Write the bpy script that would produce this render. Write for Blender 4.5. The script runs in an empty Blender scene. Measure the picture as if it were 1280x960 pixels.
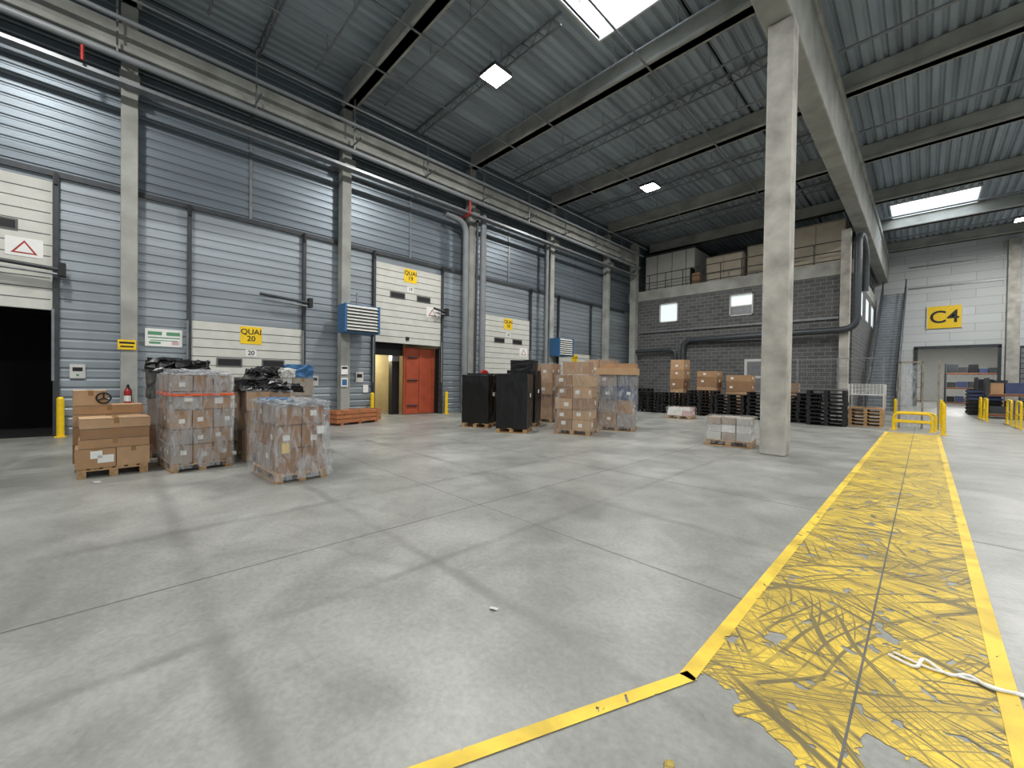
import bpy, math, random
from mathutils import Vector, Matrix
random.seed(7)
R=random.uniform
COL=bpy.context.scene.collection

# ---------------------------------------------------------------- materials
def srgb(r,g,b):
    f=lambda c:(c/255/12.92) if c/255<=0.04045 else ((c/255+0.055)/1.055)**2.4
    return (f(r),f(g),f(b),1)
def newmat(name):
    m=bpy.data.materials.new(name); m.use_nodes=True
    return m,m.node_tree.nodes,m.node_tree.links,m.node_tree.nodes['Principled BSDF']
def mat(name,c,rough=0.6,metal=0.0,var=0.15,scale=4.0,bump=0.0,bscale=40,stretch=(1,1,1),spec=None,gen='Object'):
    m,N,L,B=newmat(name)
    tc=N.new('ShaderNodeTexCoord'); mp=N.new('ShaderNodeMapping'); mp.inputs['Scale'].default_value=stretch
    L.new(tc.outputs[gen],mp.inputs['Vector'])
    nz=N.new('ShaderNodeTexNoise'); nz.inputs['Scale'].default_value=scale; nz.inputs['Detail'].default_value=6
    L.new(mp.outputs[0],nz.inputs['Vector'])
    cr=N.new('ShaderNodeValToRGB')
    c=srgb(*c)
    cr.color_ramp.elements[0].position=.3; cr.color_ramp.elements[1].position=.7
    cr.color_ramp.elements[0].color=tuple(x*(1-var) for x in c[:3])+(1,)
    cr.color_ramp.elements[1].color=tuple(min(1,x*(1+var)) for x in c[:3])+(1,)
    L.new(nz.outputs['Fac'],cr.inputs[0]); L.new(cr.outputs[0],B.inputs['Base Color'])
    B.inputs['Roughness'].default_value=rough; B.inputs['Metallic'].default_value=metal
    if spec is not None: B.inputs['Specular IOR Level'].default_value=spec
    if bump>0:
        n2=N.new('ShaderNodeTexNoise'); n2.inputs['Scale'].default_value=bscale; n2.inputs['Detail'].default_value=4
        L.new(mp.outputs[0],n2.inputs['Vector'])
        b=N.new('ShaderNodeBump'); b.inputs['Strength'].default_value=bump; b.inputs['Distance'].default_value=.02
        L.new(n2.outputs['Fac'],b.inputs['Height']); L.new(b.outputs[0],B.inputs['Normal'])
    return m
def emis(name,c,s):
    m,N,L,B=newmat(name)
    B.inputs['Base Color'].default_value=srgb(*c)
    B.inputs['Emission Color'].default_value=srgb(*c); B.inputs['Emission Strength'].default_value=s
    return m
M={}
M['concrete']=mat('concrete_column',(174,171,163),.85,0,.3,2.2,.3,30)
M['concrete_d']=mat('concrete_beam',(154,155,149),.85,0,.25,1.2,.2,20)
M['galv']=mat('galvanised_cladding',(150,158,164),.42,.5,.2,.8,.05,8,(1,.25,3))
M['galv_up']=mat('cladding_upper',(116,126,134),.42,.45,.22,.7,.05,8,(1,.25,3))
M['deck']=mat('roof_deck',(152,162,170),.5,.1,.3,.6,.0,8,(3,.3,1))
M['door']=mat('door_panel_white',(202,202,194),.5,0,.06,3)
M['groove']=mat('door_groove',(95,96,95),.7,0,.05)
M['black']=mat('black_plastic',(20,21,23),.55,0,.3,6)
M['dark']=mat('dark_steel',(62,65,68),.5,.3,.2,5)
M['steel']=mat('steel_grey',(128,131,133),.4,.4,.15,5)
M['stair']=mat('stair_galvanised',(150,160,168),.5,.2,.1,5)
M['pipe']=mat('pipe_grey',(130,134,137),.5,.1,.1,3)
M['duct']=mat('duct_grey',(70,75,79),.45,.3,.15,5)
M['yellow']=mat('safety_yellow',(240,200,20),.5,0,.08,8)
M['blue']=mat('blue_paint',(55,105,150),.5,0,.1,8)
M['red']=mat('red_paint',(165,38,34),.45,0,.1,8)
M['white']=mat('white_paper',(232,232,228),.6,0,.03,8)
M['whitep']=mat('white_painted',(200,200,195),.6,0,.05,3)
M['beige']=mat('beige_panel',(190,180,160),.7,0,.1,2)
M['card1']=mat('cardboard_a',(172,136,100),.8,0,.1,5,.1,60)
M['card2']=mat('cardboard_b',(152,117,85),.8,0,.1,5,.1,60)
M['card3']=mat('cardboard_c',(186,152,116),.8,0,.1,5,.1,60)
M['cardg']=mat('cardboard_grey',(164,151,138),.75,0,.12,5,.1,60)
M['tape']=mat('packing_tape',(150,112,70),.3,0,.05,5)
M['wood']=mat('pallet_wood',(176,142,102),.85,0,.25,6,.2,40,(1,4,4))
M['woodor']=mat('orange_timber',(170,106,68),.7,0,.2,4,.2,30,(4,1,4))
M['orange']=mat('orange_strap',(235,95,40),.5,0,.1,8)
M['beam_or']=mat('rack_beam',(120,72,45),.5,0,.1,8)
M['reddoor']=mat('red_brown_door',(165,72,42),.6,0,.15,3)
M['cream']=mat('cream_wall',(235,220,170),.7,0,.05,3)
M['green']=mat('green_print',(90,145,110),.6,0,.05,3)
M['pink']=mat('pink_print',(205,170,170),.6,0,.05,3)
M['rust']=mat('gate_post',(140,132,120),.7,.2,.3,6)
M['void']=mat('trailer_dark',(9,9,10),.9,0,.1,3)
M['bluebox']=mat('blue_crate',(58,70,105),.5,0,.15,4)
M['skyl']=emis('skylight_glow',(235,245,255),6.0)
M['lamp']=emis('lamp_glow',(255,248,232),40.0)
M['winlit']=emis('window_glow',(225,238,240),.7)
M['joint']=mat('floor_joint',(98,98,94),.9,0,.2,3)
M['blackwrap']=mat('black_stretch_film',(16,16,17),.3,0,.3,4,.8,9,(1,1,.4))

def film(name,alpha,tint,rough=.2):
    m,N,L,B=newmat(name)
    out=N['Material Output']
    tc=N.new('ShaderNodeTexCoord')
    mp=N.new('ShaderNodeMapping'); mp.inputs['Scale'].default_value=(1,1,.35); mp.inputs['Rotation'].default_value=(.3,.2,0)
    L.new(tc.outputs['Object'],mp.inputs[0])
    nz=N.new('ShaderNodeTexNoise'); nz.inputs['Scale'].default_value=9; nz.inputs['Detail'].default_value=5; nz.inputs['Distortion'].default_value=1.2
    L.new(mp.outputs[0],nz.inputs['Vector'])
    b=N.new('ShaderNodeBump'); b.inputs['Strength'].default_value=.9; b.inputs['Distance'].default_value=.03
    L.new(nz.outputs['Fac'],b.inputs['Height']); L.new(b.outputs[0],B.inputs['Normal'])
    B.inputs['Base Color'].default_value=srgb(*tint); B.inputs['Roughness'].default_value=rough
    tr=N.new('ShaderNodeBsdfTransparent')
    mr=N.new('ShaderNodeMapRange'); mr.inputs['From Min'].default_value=.4; mr.inputs['From Max'].default_value=.7
    mr.inputs['To Min'].default_value=alpha*.35; mr.inputs['To Max'].default_value=min(1,alpha*2.4)
    L.new(nz.outputs['Fac'],mr.inputs['Value'])
    mx=N.new('ShaderNodeMixShader'); L.new(mr.outputs[0],mx.inputs[0]); L.new(tr.outputs[0],mx.inputs[1]); L.new(B.outputs[0],mx.inputs[2])
    L.new(mx.outputs[0],out.inputs['Surface'])
    return m
M['film']=film('clear_stretch_film',.26,(200,204,208))
M['filmt']=film('thin_stretch_film',.14,(212,212,208))
M['pvc']=film('clear_pvc',.15,(200,205,210))

def floor_mat():
    m,N,L,B=newmat('concrete_floor')
    tc=N.new('ShaderNodeTexCoord')
    def noise(scale,det=6,dist=0,st=(1,1,1),rot=0):
        mp=N.new('ShaderNodeMapping'); mp.vector_type='TEXTURE'; mp.inputs['Scale'].default_value=st; mp.inputs['Rotation'].default_value=(0,0,rot)
        L.new(tc.outputs['Object'],mp.inputs[0])
        n=N.new('ShaderNodeTexNoise'); n.inputs['Scale'].default_value=scale; n.inputs['Detail'].default_value=det; n.inputs['Distortion'].default_value=dist
        n.inputs['Roughness'].default_value=.6
        L.new(mp.outputs[0],n.inputs['Vector']); return n
    def ramp(n,p0,c0,p1,c1):
        r=N.new('ShaderNodeValToRGB'); e=r.color_ramp.elements
        e[0].position=p0;e[0].color=c0;e[1].position=p1;e[1].color=c1
        L.new(n.outputs[0],r.inputs[0]); return r
    def mix(a,b,fac,mode='MULTIPLY'):
        x=N.new('ShaderNodeMix'); x.data_type='RGBA'; x.blend_type=mode
        if isinstance(fac,float): x.inputs[0].default_value=fac
        else: L.new(fac,x.inputs[0])
        L.new(a,x.inputs[6]); L.new(b,x.inputs[7]); return x.outputs[2]
    big=ramp(noise(.35,5,.3),.35,srgb(138,139,134),.65,srgb(166,167,162))
    mid=ramp(noise(1.3,10,.4),.34,(.68,.68,.67,1),.62,(1.05,1.05,1.04,1))
    fine=ramp(noise(26,7),.3,(.80,.80,.80,1),.68,(1.08,1.08,1.08,1))
    c=mix(big.outputs[0],mid.outputs[0],.85)
    c=mix(c,fine.outputs[0],.85)
    for st,rot,p,d in (((6,.4,1),.35,.58,.87),((.4,5,1),.1,.6,.88),((3,.04,1),.9,.66,.8),((4,.03,1),1.45,.66,.8)):
        s=ramp(noise(1.0,6,.15,st,rot),p,(1,1,1,1),p+.1,(d,d,d,1)); c=mix(c,s.outputs[0],.9)
    spots=ramp(noise(4.5,5,.5),.66,(1,1,1,1),.78,(.62,.62,.60,1)); c=mix(c,spots.outputs[0],.7)
    lt=ramp(noise(.9,8,.8),.56,(0,0,0,1),.75,(.06,.06,.056,1)); c=mix(c,lt.outputs[0],1.0,'ADD')
    sp=N.new('ShaderNodeSeparateXYZ'); L.new(tc.outputs['Object'],sp.inputs[0])
    wob=noise(2.0,4); gate=noise(.9,6)
    for ax,pos,w in (('Y',.5,.09),('Y',2.05,.06),('Y',4.6,.07),('X',-5.2,.08),('Y',-1.3,.07),('X',-2.9,.05)):
        a=N.new('ShaderNodeMath'); a.operation='MULTIPLY_ADD'; L.new(wob.outputs[0],a.inputs[0]); a.inputs[1].default_value=.12; L.new(sp.outputs[ax],a.inputs[2])
        s=N.new('ShaderNodeMath'); s.operation='SUBTRACT'; L.new(a.outputs[0],s.inputs[0]); s.inputs[1].default_value=pos
        ab=N.new('ShaderNodeMath'); ab.operation='ABSOLUTE'; L.new(s.outputs[0],ab.inputs[0])
        r=N.new('ShaderNodeMapRange'); r.inputs['From Min'].default_value=w*.3; r.inputs['From Max'].default_value=w*1.3; r.inputs['To Min'].default_value=1; r.inputs['To Max'].default_value=0; L.new(ab.outputs[0],r.inputs[0])
        g=N.new('ShaderNodeMapRange'); g.inputs['From Min'].default_value=.38; g.inputs['From Max'].default_value=.62; g.inputs['To Min'].default_value=.08; g.inputs['To Max'].default_value=.4; L.new(gate.outputs[0],g.inputs[0])
        mm=N.new('ShaderNodeMath'); mm.operation='MULTIPLY'; L.new(r.outputs[0],mm.inputs[0]); L.new(g.outputs[0],mm.inputs[1])
        k=N.new('ShaderNodeMix'); k.data_type='RGBA'; L.new(mm.outputs[0],k.inputs[0]); L.new(c,k.inputs[6]); k.inputs[7].default_value=srgb(88,87,82); c=k.outputs[2]
    L.new(c,B.inputs['Base Color'])
    rr=N.new('ShaderNodeMapRange'); rr.inputs['To Min'].default_value=.2; rr.inputs['To Max'].default_value=.55
    L.new(noise(.9,6).outputs['Fac'],rr.inputs[0]); L.new(rr.outputs[0],B.inputs['Roughness'])
    B.inputs['Specular IOR Level'].default_value=.45
    bp=N.new('ShaderNodeBump'); bp.inputs['Strength'].default_value=.1; bp.inputs['Distance'].default_value=.01
    L.new(noise(50,4).outputs['Fac'],bp.inputs['Height']); L.new(bp.outputs[0],B.inputs['Normal'])
    return m
M['floor']=floor_mat()

def lane_mat(name,scuff=True):
    m,N,L,B=newmat(name); out=N['Material Output']
    tc=N.new('ShaderNodeTexCoord')
    wn=N.new('ShaderNodeTexNoise'); wn.inputs['Scale'].default_value=.6; wn.inputs['Detail'].default_value=1; L.new(tc.outputs['Object'],wn.inputs['Vector'])
    wa=N.new('ShaderNodeVectorMath'); wa.operation='MULTIPLY_ADD'; L.new(wn.outputs['Color'],wa.inputs[0]); wa.inputs[1].default_value=(.45,.45,0); L.new(tc.outputs['Object'],wa.inputs[2])
    def noise(scale,det=6,dist=0,st=(1,1,1),rot=0,loc=0,warp=False):
        mp=N.new('ShaderNodeMapping'); mp.vector_type='TEXTURE'; mp.inputs['Scale'].default_value=st
        mp.inputs['Rotation'].default_value=(0,0,rot); mp.inputs['Location'].default_value=(loc,loc*.7,loc)
        L.new(wa.outputs[0] if warp else tc.outputs['Object'],mp.inputs[0])
        n=N.new('ShaderNodeTexNoise'); n.inputs['Scale'].default_value=scale; n.inputs['Detail'].default_value=det; n.inputs['Distortion'].default_value=dist
        L.new(mp.outputs[0],n.inputs['Vector']); return n.outputs['Fac']
    def mr(v,a,b,c=0,d=1):
        x=N.new('ShaderNodeMapRange'); x.inputs['From Min'].default_value=a; x.inputs['From Max'].default_value=b
        x.inputs['To Min'].default_value=c; x.inputs['To Max'].default_value=d
        L.new(v,x.inputs[0]); return x.outputs[0]
    def ma(op,a,b):
        x=N.new('ShaderNodeMath'); x.operation=op
        for i,v in enumerate((a,b)):
            if isinstance(v,(int,float)): x.inputs[i].default_value=v
            else: L.new(v,x.inputs[i])
        return x.outputs[0]
    yr=N.new('ShaderNodeValToRGB'); e=yr.color_ramp.elements
    e[0].position=.3;e[0].color=srgb(198,168,58);e[1].position=.6;e[1].color=srgb(240,206,70)
    L.new(noise(3,7,.5),yr.inputs[0])
    col=yr.outputs[0]
    sep=N.new('ShaderNodeSeparateXYZ'); L.new(tc.outputs['Object'],sep.inputs[0])
    if scuff:
        tot=None
        for i,(rot,w,ln) in enumerate(((.5,.026,1.7),(-.45,.026,1.9),(.95,.03,1.9),(-.95,.026,1.7),(.18,.022,1.6),(-.15,.026,1.6),(1.3,.022,2.2),(.7,.012,1.4),(-.75,.012,1.4),(.35,.05,1.8),(-.28,.014,1.4),(-.6,.05,2.1),(1.1,.014,1.7),(-1.25,.016,1.7),(.6,.008,1.2),(-.5,.008,1.2))):
            n=noise(1.0,2,0,(ln,w*1.5,1),rot,i*3.7,True)
            v=mr(n,.57,.65,0,.85)
            gate=mr(noise(1.3,5,0,(1,1,1),0,i*9.1),.42,.58)
            v=ma('MULTIPLY',v,gate)
            tot=v if tot is None else ma('MAXIMUM',tot,v)
        dirt=mr(noise(1.6,10,.5),.42,.75,0,.55)
        speck=mr(noise(22,5),.56,.72,0,.45)
        far=mr(sep.outputs['Y'],5,16,1,.6)
        tot=ma('MULTIPLY',ma('MAXIMUM',ma('MAXIMUM',tot,dirt),speck),far)
        mx=N.new('ShaderNodeMix'); mx.data_type='RGBA'; L.new(tot,mx.inputs[0]); L.new(col,mx.inputs[6]); mx.inputs[7].default_value=srgb(72,72,66)
        col=mx.outputs[2]
    L.new(col,B.inputs['Base Color']); B.inputs['Roughness'].default_value=.55
    if scuff:
        chip=noise(2.4,10,.3)
        yn=mr(sep.outputs['Y'],2.0,2.45,1,0); xn=mr(sep.outputs['X'],-.3,-.1,1,0); yw=mr(sep.outputs['Y'],1.6,4.0,1,0)
        thr=ma('ADD',ma('ADD',ma('MULTIPLY',ma('MULTIPLY',yn,xn),.2),ma('MULTIPLY',yw,.09)),.30)
        a=ma('GREATER_THAN',chip,thr)
        c2=ma('GREATER_THAN',noise(9,8,.3),.375); a=ma('MULTIPLY',a,c2)
    else:
        a=ma('GREATER_THAN',noise(9,9,.6),.34)
    tr=N.new('ShaderNodeBsdfTransparent'); ms=N.new('ShaderNodeMixShader')
    L.new(a,ms.inputs[0]); L.new(tr.outputs[0],ms.inputs[1]); L.new(B.outputs[0],ms.inputs[2]); L.new(ms.outputs[0],out.inputs['Surface'])
    return m
M['lane']=lane_mat('worn_yellow_paint'); M['line']=lane_mat('yellow_line_paint',False)

def brick(name,c1,c2,mort,w,h,ms=.012,swap='XZ',rough=.85):
    m,N,L,B=newmat(name)
    tc=N.new('ShaderNodeTexCoord'); sp=N.new('ShaderNodeSeparateXYZ'); cb=N.new('ShaderNodeCombineXYZ')
    L.new(tc.outputs['Object'],sp.inputs[0])
    L.new(sp.outputs[swap[0]],cb.inputs[0]); L.new(sp.outputs[swap[1]],cb.inputs[1])
    b=N.new('ShaderNodeTexBrick'); b.inputs['Scale'].default_value=1
    b.inputs['Brick Width'].default_value=w; b.inputs['Row Height'].default_value=h; b.inputs['Mortar Size'].default_value=ms
    b.inputs['Color1'].default_value=srgb(*c1); b.inputs['Color2'].default_value=srgb(*c2); b.inputs['Mortar'].default_value=srgb(*mort)
    L.new(cb.outputs[0],b.inputs['Vector']); L.new(b.outputs['Color'],B.inputs['Base Color'])
    B.inputs['Roughness'].default_value=rough
    return m
M['brick']=brick('grey_block_wall',(98,98,98),(80,81,82),(132,132,130),.5,.22,.012)
M['brick_s']=brick('grey_block_wall_side',(98,98,98),(80,81,82),(132,132,130),.5,.22,.012,'YZ')
M['whiteblock']=brick('white_block_wall',(206,210,210),(196,200,200),(172,175,174),2.4,.6,.02)

# ---------------------------------------------------------------- mesh builder
class MB:
    def __init__(s): s.v=[];s.f=[];s.m=[];s.names=[];s.sm=[]
    def mi(s,k):
        if k not in s.names: s.names.append(k)
        return s.names.index(k)
    def add(s,vs,fs,k,smooth=False):
        o=len(s.v); s.v+= [tuple(v) for v in vs]; i=s.mi(k)
        for f in fs: s.f.append([o+a for a in f]); s.m.append(i); s.sm.append(smooth)
    def box(s,x0,x1,y0,y1,z0,z1,k,rot=0,c=None):
        vs=[(x,y,z) for z in (z0,z1) for x,y in ((x0,y0),(x1,y0),(x1,y1),(x0,y1))]
        if rot:
            cx,cy=c if c else ((x0+x1)/2,(y0+y1)/2); ca,sa=math.cos(rot),math.sin(rot)
            vs=[(cx+(x-cx)*ca-(y-cy)*sa,cy+(x-cx)*sa+(y-cy)*ca,z) for x,y,z in vs]
        s.add(vs,[(3,2,1,0),(4,5,6,7),(0,1,5,4),(1,2,6,5),(2,3,7,6),(3,0,4,7)],k)
    def cyl(s,p,q,r,k,n=12,r2=None):
        p=Vector(p);q=Vector(q);d=(q-p).normalized(); a=d.orthogonal().normalized(); b=d.cross(a); r2=r if r2 is None else r2
        vs=[];
        for t in range(n):
            an=2*math.pi*t/n; o=a*math.cos(an)+b*math.sin(an)
            vs.append(p+o*r); vs.append(q+o*r2)
        s.add(vs,[(2*t,(2*t+2)%(2*n),(2*t+3)%(2*n),2*t+1) for t in range(n)],k,True)
        s.add([vs[2*t] for t in range(n)],[tuple(range(n-1,-1,-1))],k); s.add([vs[2*t+1] for t in range(n)],[tuple(range(n))],k)
    def bar(s,p,q,w,k):
        s.cyl(p,q,w,k,4)
    def ring(s,c,R_,r,k,axis='X',n=24):
        c=Vector(c)
        for t in range(n):
            a0=2*math.pi*t/n;a1=2*math.pi*(t+1)/n
            f=(lambda a:Vector((0,math.cos(a),math.sin(a)))) if axis=='X' else (lambda a:Vector((math.cos(a),0,math.sin(a))))
            s.cyl(c+f(a0)*R_,c+f(a1)*R_,r,k,6)
    def tube(s,pts,r,k,n=10):
        for a,b in zip(pts[:-1],pts[1:]): s.cyl(a,b,r,k,n)
    def build(s,name,loc=(0,0,0),rot=0,bevel=0,parent=None):
        me=bpy.data.meshes.new(name); me.from_pydata(s.v,[],s.f); 
        for k in s.names: me.materials.append(M[k])
        me.polygons.foreach_set('material_index',s.m); me.polygons.foreach_set('use_smooth',s.sm); me.update()
        ob=bpy.data.objects.new(name,me); COL.objects.link(ob); ob.location=loc; ob.rotation_euler=(0,0,rot)
        if bevel:
            b=ob.modifiers.new('bevel','BEVEL'); b.width=bevel; b.segments=2; b.limit_method='ANGLE'
        if parent: ob.parent=parent
        return ob
def rounded(pts,rad=.4,n=6):
    P=[Vector(p) for p in pts]; out=[P[0]]
    for a,b,c in zip(P[:-2],P[1:-1],P[2:]):
        r=min(rad,(a-b).length/2,(c-b).length/2)
        s=b+(a-b).normalized()*r; e=b+(c-b).normalized()*r
        for i in range(n+1):
            t=i/n; out.append(s*(1-t)**2+b*2*t*(1-t)+e*t*t)
    out.append(P[-1]); return out
def pipe(name,pts,r,k,rad=.4):
    cu=bpy.data.curves.new(name,'CURVE'); cu.dimensions='3D'; cu.bevel_depth=r; cu.bevel_resolution=4; cu.use_fill_caps=True
    sp=cu.splines.new('POLY'); q=rounded(pts,rad); sp.points.add(len(q)-1)
    for p,v in zip(sp.points,q): p.co=(*v,1)
    cu.materials.append(M[k]); ob=bpy.data.objects.new(name,cu); COL.objects.link(ob); return ob
def text(s,loc,size,k,rotz,parent=None,name='lettering'):
    cu=bpy.data.curves.new(name,'FONT'); cu.body=s; cu.size=size; cu.align_x='CENTER'; cu.align_y='CENTER'; cu.extrude=.002; cu.offset=size*.012
    cu.space_line=.9
    cu.materials.append(M[k]); ob=bpy.data.objects.new(name,cu); COL.objects.link(ob); ob.location=loc; ob.rotation_euler=(math.pi/2,0,rotz)
    if parent: ob.parent=parent
    return ob

def ribs(mb,a0,a1,b0,b1,plane,k,per=.25,flat=.16,dep=.026,mode='wall'):
    prof=[];z=math.floor(a0/per)*per; sl=(per-flat)/3
    while z<a1:
        prof+=[(z,0),(z+flat,0),(z+flat+sl,dep),(z+flat+2*sl,dep)]; z+=per
    prof=[(min(max(p[0],a0),a1),p[1]) for p in prof]; prof.append((a1,0))
    vs=[]
    for s,t in prof:
        for b in (b0,b1):
            if mode=='wall': vs.append((plane-t,b,s))
            elif mode=='roof': vs.append((s,b,plane+t))
            else: vs.append((b,plane+t,s))
    fs=[(2*i,2*i+1,2*i+3,2*i+2) for i in range(len(prof)-1) if prof[i+1][0]-prof[i][0]>1e-6 or prof[i+1][1]!=prof[i][1]]
    mb.add(vs,fs,k)

WX=-15.4
# ---------------------------------------------------------------- room shell
mb=MB(); mb.box(-19,16,-12,62,-.2,0,'floor'); mb.build('floor')
doors=[(-4.2,-1.15),(1.6,4.65),(7.35,10.45),(13.05,16.3),(18.85,22.05)]
mb=MB()
ys=-12
for a,b in doors+[(27.0,27.0)]:
    ribs(mb,0,6.6,ys,a,WX,'galv')
    if b>a: ribs(mb,3.2,6.6,a,b,WX,'galv')
    ys=b
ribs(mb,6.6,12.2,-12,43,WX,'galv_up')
ribs(mb,0,6.6,27,43,WX,'galv')
mb.box(WX-.12,WX-.08,-12,43,6.6,12.3,'dark')
ob=mb.build('wall_left')
mb=MB(); mb.box(WX+.001,WX+.06,-12,26.4,6.52,6.66,'dark'); mb.build('trim_1')
mb=MB()
for y in (3.1,8.9,14.7,20.5,-2.7): mb.box(WX+.001,WX+.03,y-.04,y+.04,6.66,11.2,'steel')
mb.build('trim_2')

sky=[(-7.2,-4.9,7.4,10.6),(-1.6,1.9,32.4,35.0),(-7.2,-4.9,-7,-3.5),(5,8,8,11.5),(5,8,20,23.5)]
mb=MB(); RZ=12.1
xs=sorted({-15.4,12}|{s[0] for s in sky}|{s[1] for s in sky})
for x0,x1 in zip(xs[:-1],xs[1:]):
    holes=sorted([(s[2],s[3]) for s in sky if s[0]<=x0 and s[1]>=x1])
    y=-12
    for h in holes+[(43,43)]:
        ribs(mb,x0,x1,y,h[0],RZ,'deck',.32,.15,.09,'roof'); y=h[1]
mb.build('ceiling')
for s in sky:
    mb=MB(); x0,x1,y0,y1=s
    mb.box(x0,x1,y0,y1,RZ+.5,RZ+.54,'skyl')
    for a in ((x0-.06,x0,y0-.06,y1+.06),(x1,x1+.06,y0-.06,y1+.06),(x0,x1,y0-.06,y0),(x0,x1,y1,y1+.06)): mb.box(*a,RZ-.05,RZ+.56,'whitep')
    n=3
    for i in range(1,n): 
        yy=y0+(y1-y0)*i/n; mb.box(x0,x1,yy-.02,yy+.02,RZ+.44,RZ+.5,'whitep')
    mb.build('skylight')

for i,y in enumerate((-11.5,-5.6,.24,6.05,11.95,17.8,23.65,29.5,35.3,41.2)):
    mb=MB()
    mb.box(-15.0,12,y-.17,y+.17,11.42,12.09,'concrete_d')
    mb.box(-15.0,12,y-.24,y+.24,11.42,11.56,'concrete_d')
    mb.build('concrete_roof_beam',bevel=.03)
for x in (-2.4,9.6):
    mb=MB(); mb.box(x-.28,x+.28,-12,42.95,9.5,11.1,'concrete_d'); mb.box(x-.36,x+.36,-12,42.95,11.1,11.41,'concrete_d'); mb.build('concrete_girder',bevel=.04)
for x,y,w,h in ((-2.33,10.55,.245,9.49),(-2.93,26.72,.2,9.49),(9.6,10.5,.27,9.49)):
    mb=MB(); mb.box(x-w,x+w,y-w,y+w,0,h,'concrete',0); mb.build('concrete_column',bevel=.03)
for y in (-11.3,-5.6,.24,6.05,11.95,17.8,23.65):
    mb=MB(); mb.box(WX+.04,WX+.42,y-.17,y+.17,0,11.41,'concrete_d'); mb.box(WX+.04,WX+.7,y-.2,y+.2,9.2,9.5,'concrete_d'); mb.build('concrete_wall_column',bevel=.02)
mb=MB(); mb.box(3.75,4.3,42.3,42.95,0,11.4,'concrete'); mb.build('concrete_wall_column',bevel=.02)
mb=MB(); mb.box(WX+.45,WX+.8,-12,26.4,9.95,10.6,'concrete_d'); mb.box(WX+.45,WX+.95,-12,26.4,9.85,10.0,'concrete_d'); mb.build('eaves_beam',bevel=.02)
pipe('sprinkler_main_pipe',[(-14.25,-11,9.55),(-14.25,26.4,9.55)],.09,'pipe')
pipe('sprinkler_pipe',[(-14.0,-11,10.35),(-14.0,26.4,10.35)],.06,'pipe')
pipe('electrical_conduit',[(-13.7,-11,10.75),(-13.7,26.4,10.75)],.035,'steel')
mb=MB()
z=9.0
mb.box(-14.65,-14.4,-11,26.3,z,z+.02,'steel'); mb.box(-14.67,-14.65,-11,26.3,z,z+.09,'steel'); mb.box(-14.4,-14.38,-11,26.3,z,z+.09,'steel')
mb.build('cable_ladder')
pipe('red_sprinkler_drop',[(-14.25,-.6,9.45),(-14.25,-.6,9.1)],.035,'red',.1)
pipe('red_sprinkler_drop',[(-14.25,11.2,9.45),(-14.25,11.2,8.9),(-15.0,11.2,8.9)],.05,'red',.1)
mb=MB()
for y in range(-9,26,3):
    mb.box(-14.9,-13.65,y-.02,y+.02,9.8,9.84,'steel'); mb.box(-14.27,-14.23,y-.02,y+.02,9.6,11.4,'steel')
mb.build('pipe_hangers')
for i,y in enumerate((1.8,4.6,7.0,11.2,13.6,16.2,19.4,22.2,25.2)):
    mb=MB(); x1=-2.9
    mb.cyl((-14.0,y,11.55),(x1,y,11.55),.035,'pipe',8)
    for x in range(-13,-3,2): mb.cyl((x,y,11.55),(x,y,12.08),.012,'pipe',5)
    mb.build('sprinkler_branch_pipe')
for y in (3.2,9.0,14.8,20.7,26.2):
    x1=-7.4 if y==9.0 else -2.8
    mb=MB(); z0,z1=11.7,12.0; x=-15.2
    mb.box(-15.3,x1,y-.03,y+.03,z1,z1+.05,'steel'); mb.box(-15.3,x1,y-.03,y+.03,z0-.04,z0,'steel')
    while x<x1-.5:
        mb.bar((x,y,z0),(x+.3,y,z1),.018,'steel'); mb.bar((x+.3,y,z1),(x+.6,y,z0),.018,'steel'); x+=.6
    mb.build('steel_lattice_joist')
for x in (-12.3,-6.2,-10.2):
    mb=MB(); mb.cyl((x,-11,11.36),(x,27,11.36),.03,'pipe',8); mb.build('electrical_conduit')
for y in (15.5,21.0,33.0,38.0):
    mb=MB(); mb.cyl((-2,y,11.55),(11.5,y,11.55),.05,'pipe',8); mb.build('sprinkler_branch_pipe')

lamps=[(-9.6,8.5),(-9.6,18.7),(3.8,36.8),(-9.6,-2),(3.8,26.5),(3.8,16),(3.8,5),(3.8,-4)]
for x,y in lamps:
    mb=MB(); z=11.1
    mb.box(x-.36,x+.36,y-.36,y+.36,z,z+.12,'dark'); mb.box(x-.34,x+.34,y-.34,y+.34,z-.015,z,'lamp')
    for dx in (-.25,.25): mb.cyl((x+dx,y,z+.1),(x+dx,y,12.08),.01,'steel',5)
    mb.build('highbay_lamp')
    ld=bpy.data.lights.new('highbay_light','AREA'); ld.shape='SQUARE'; ld.size=.5; ld.energy=620; ld.color=(1,.985,.96)
    lo=bpy.data.objects.new('highbay_light',ld); COL.objects.link(lo); lo.location=(x,y,z-.05)

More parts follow.
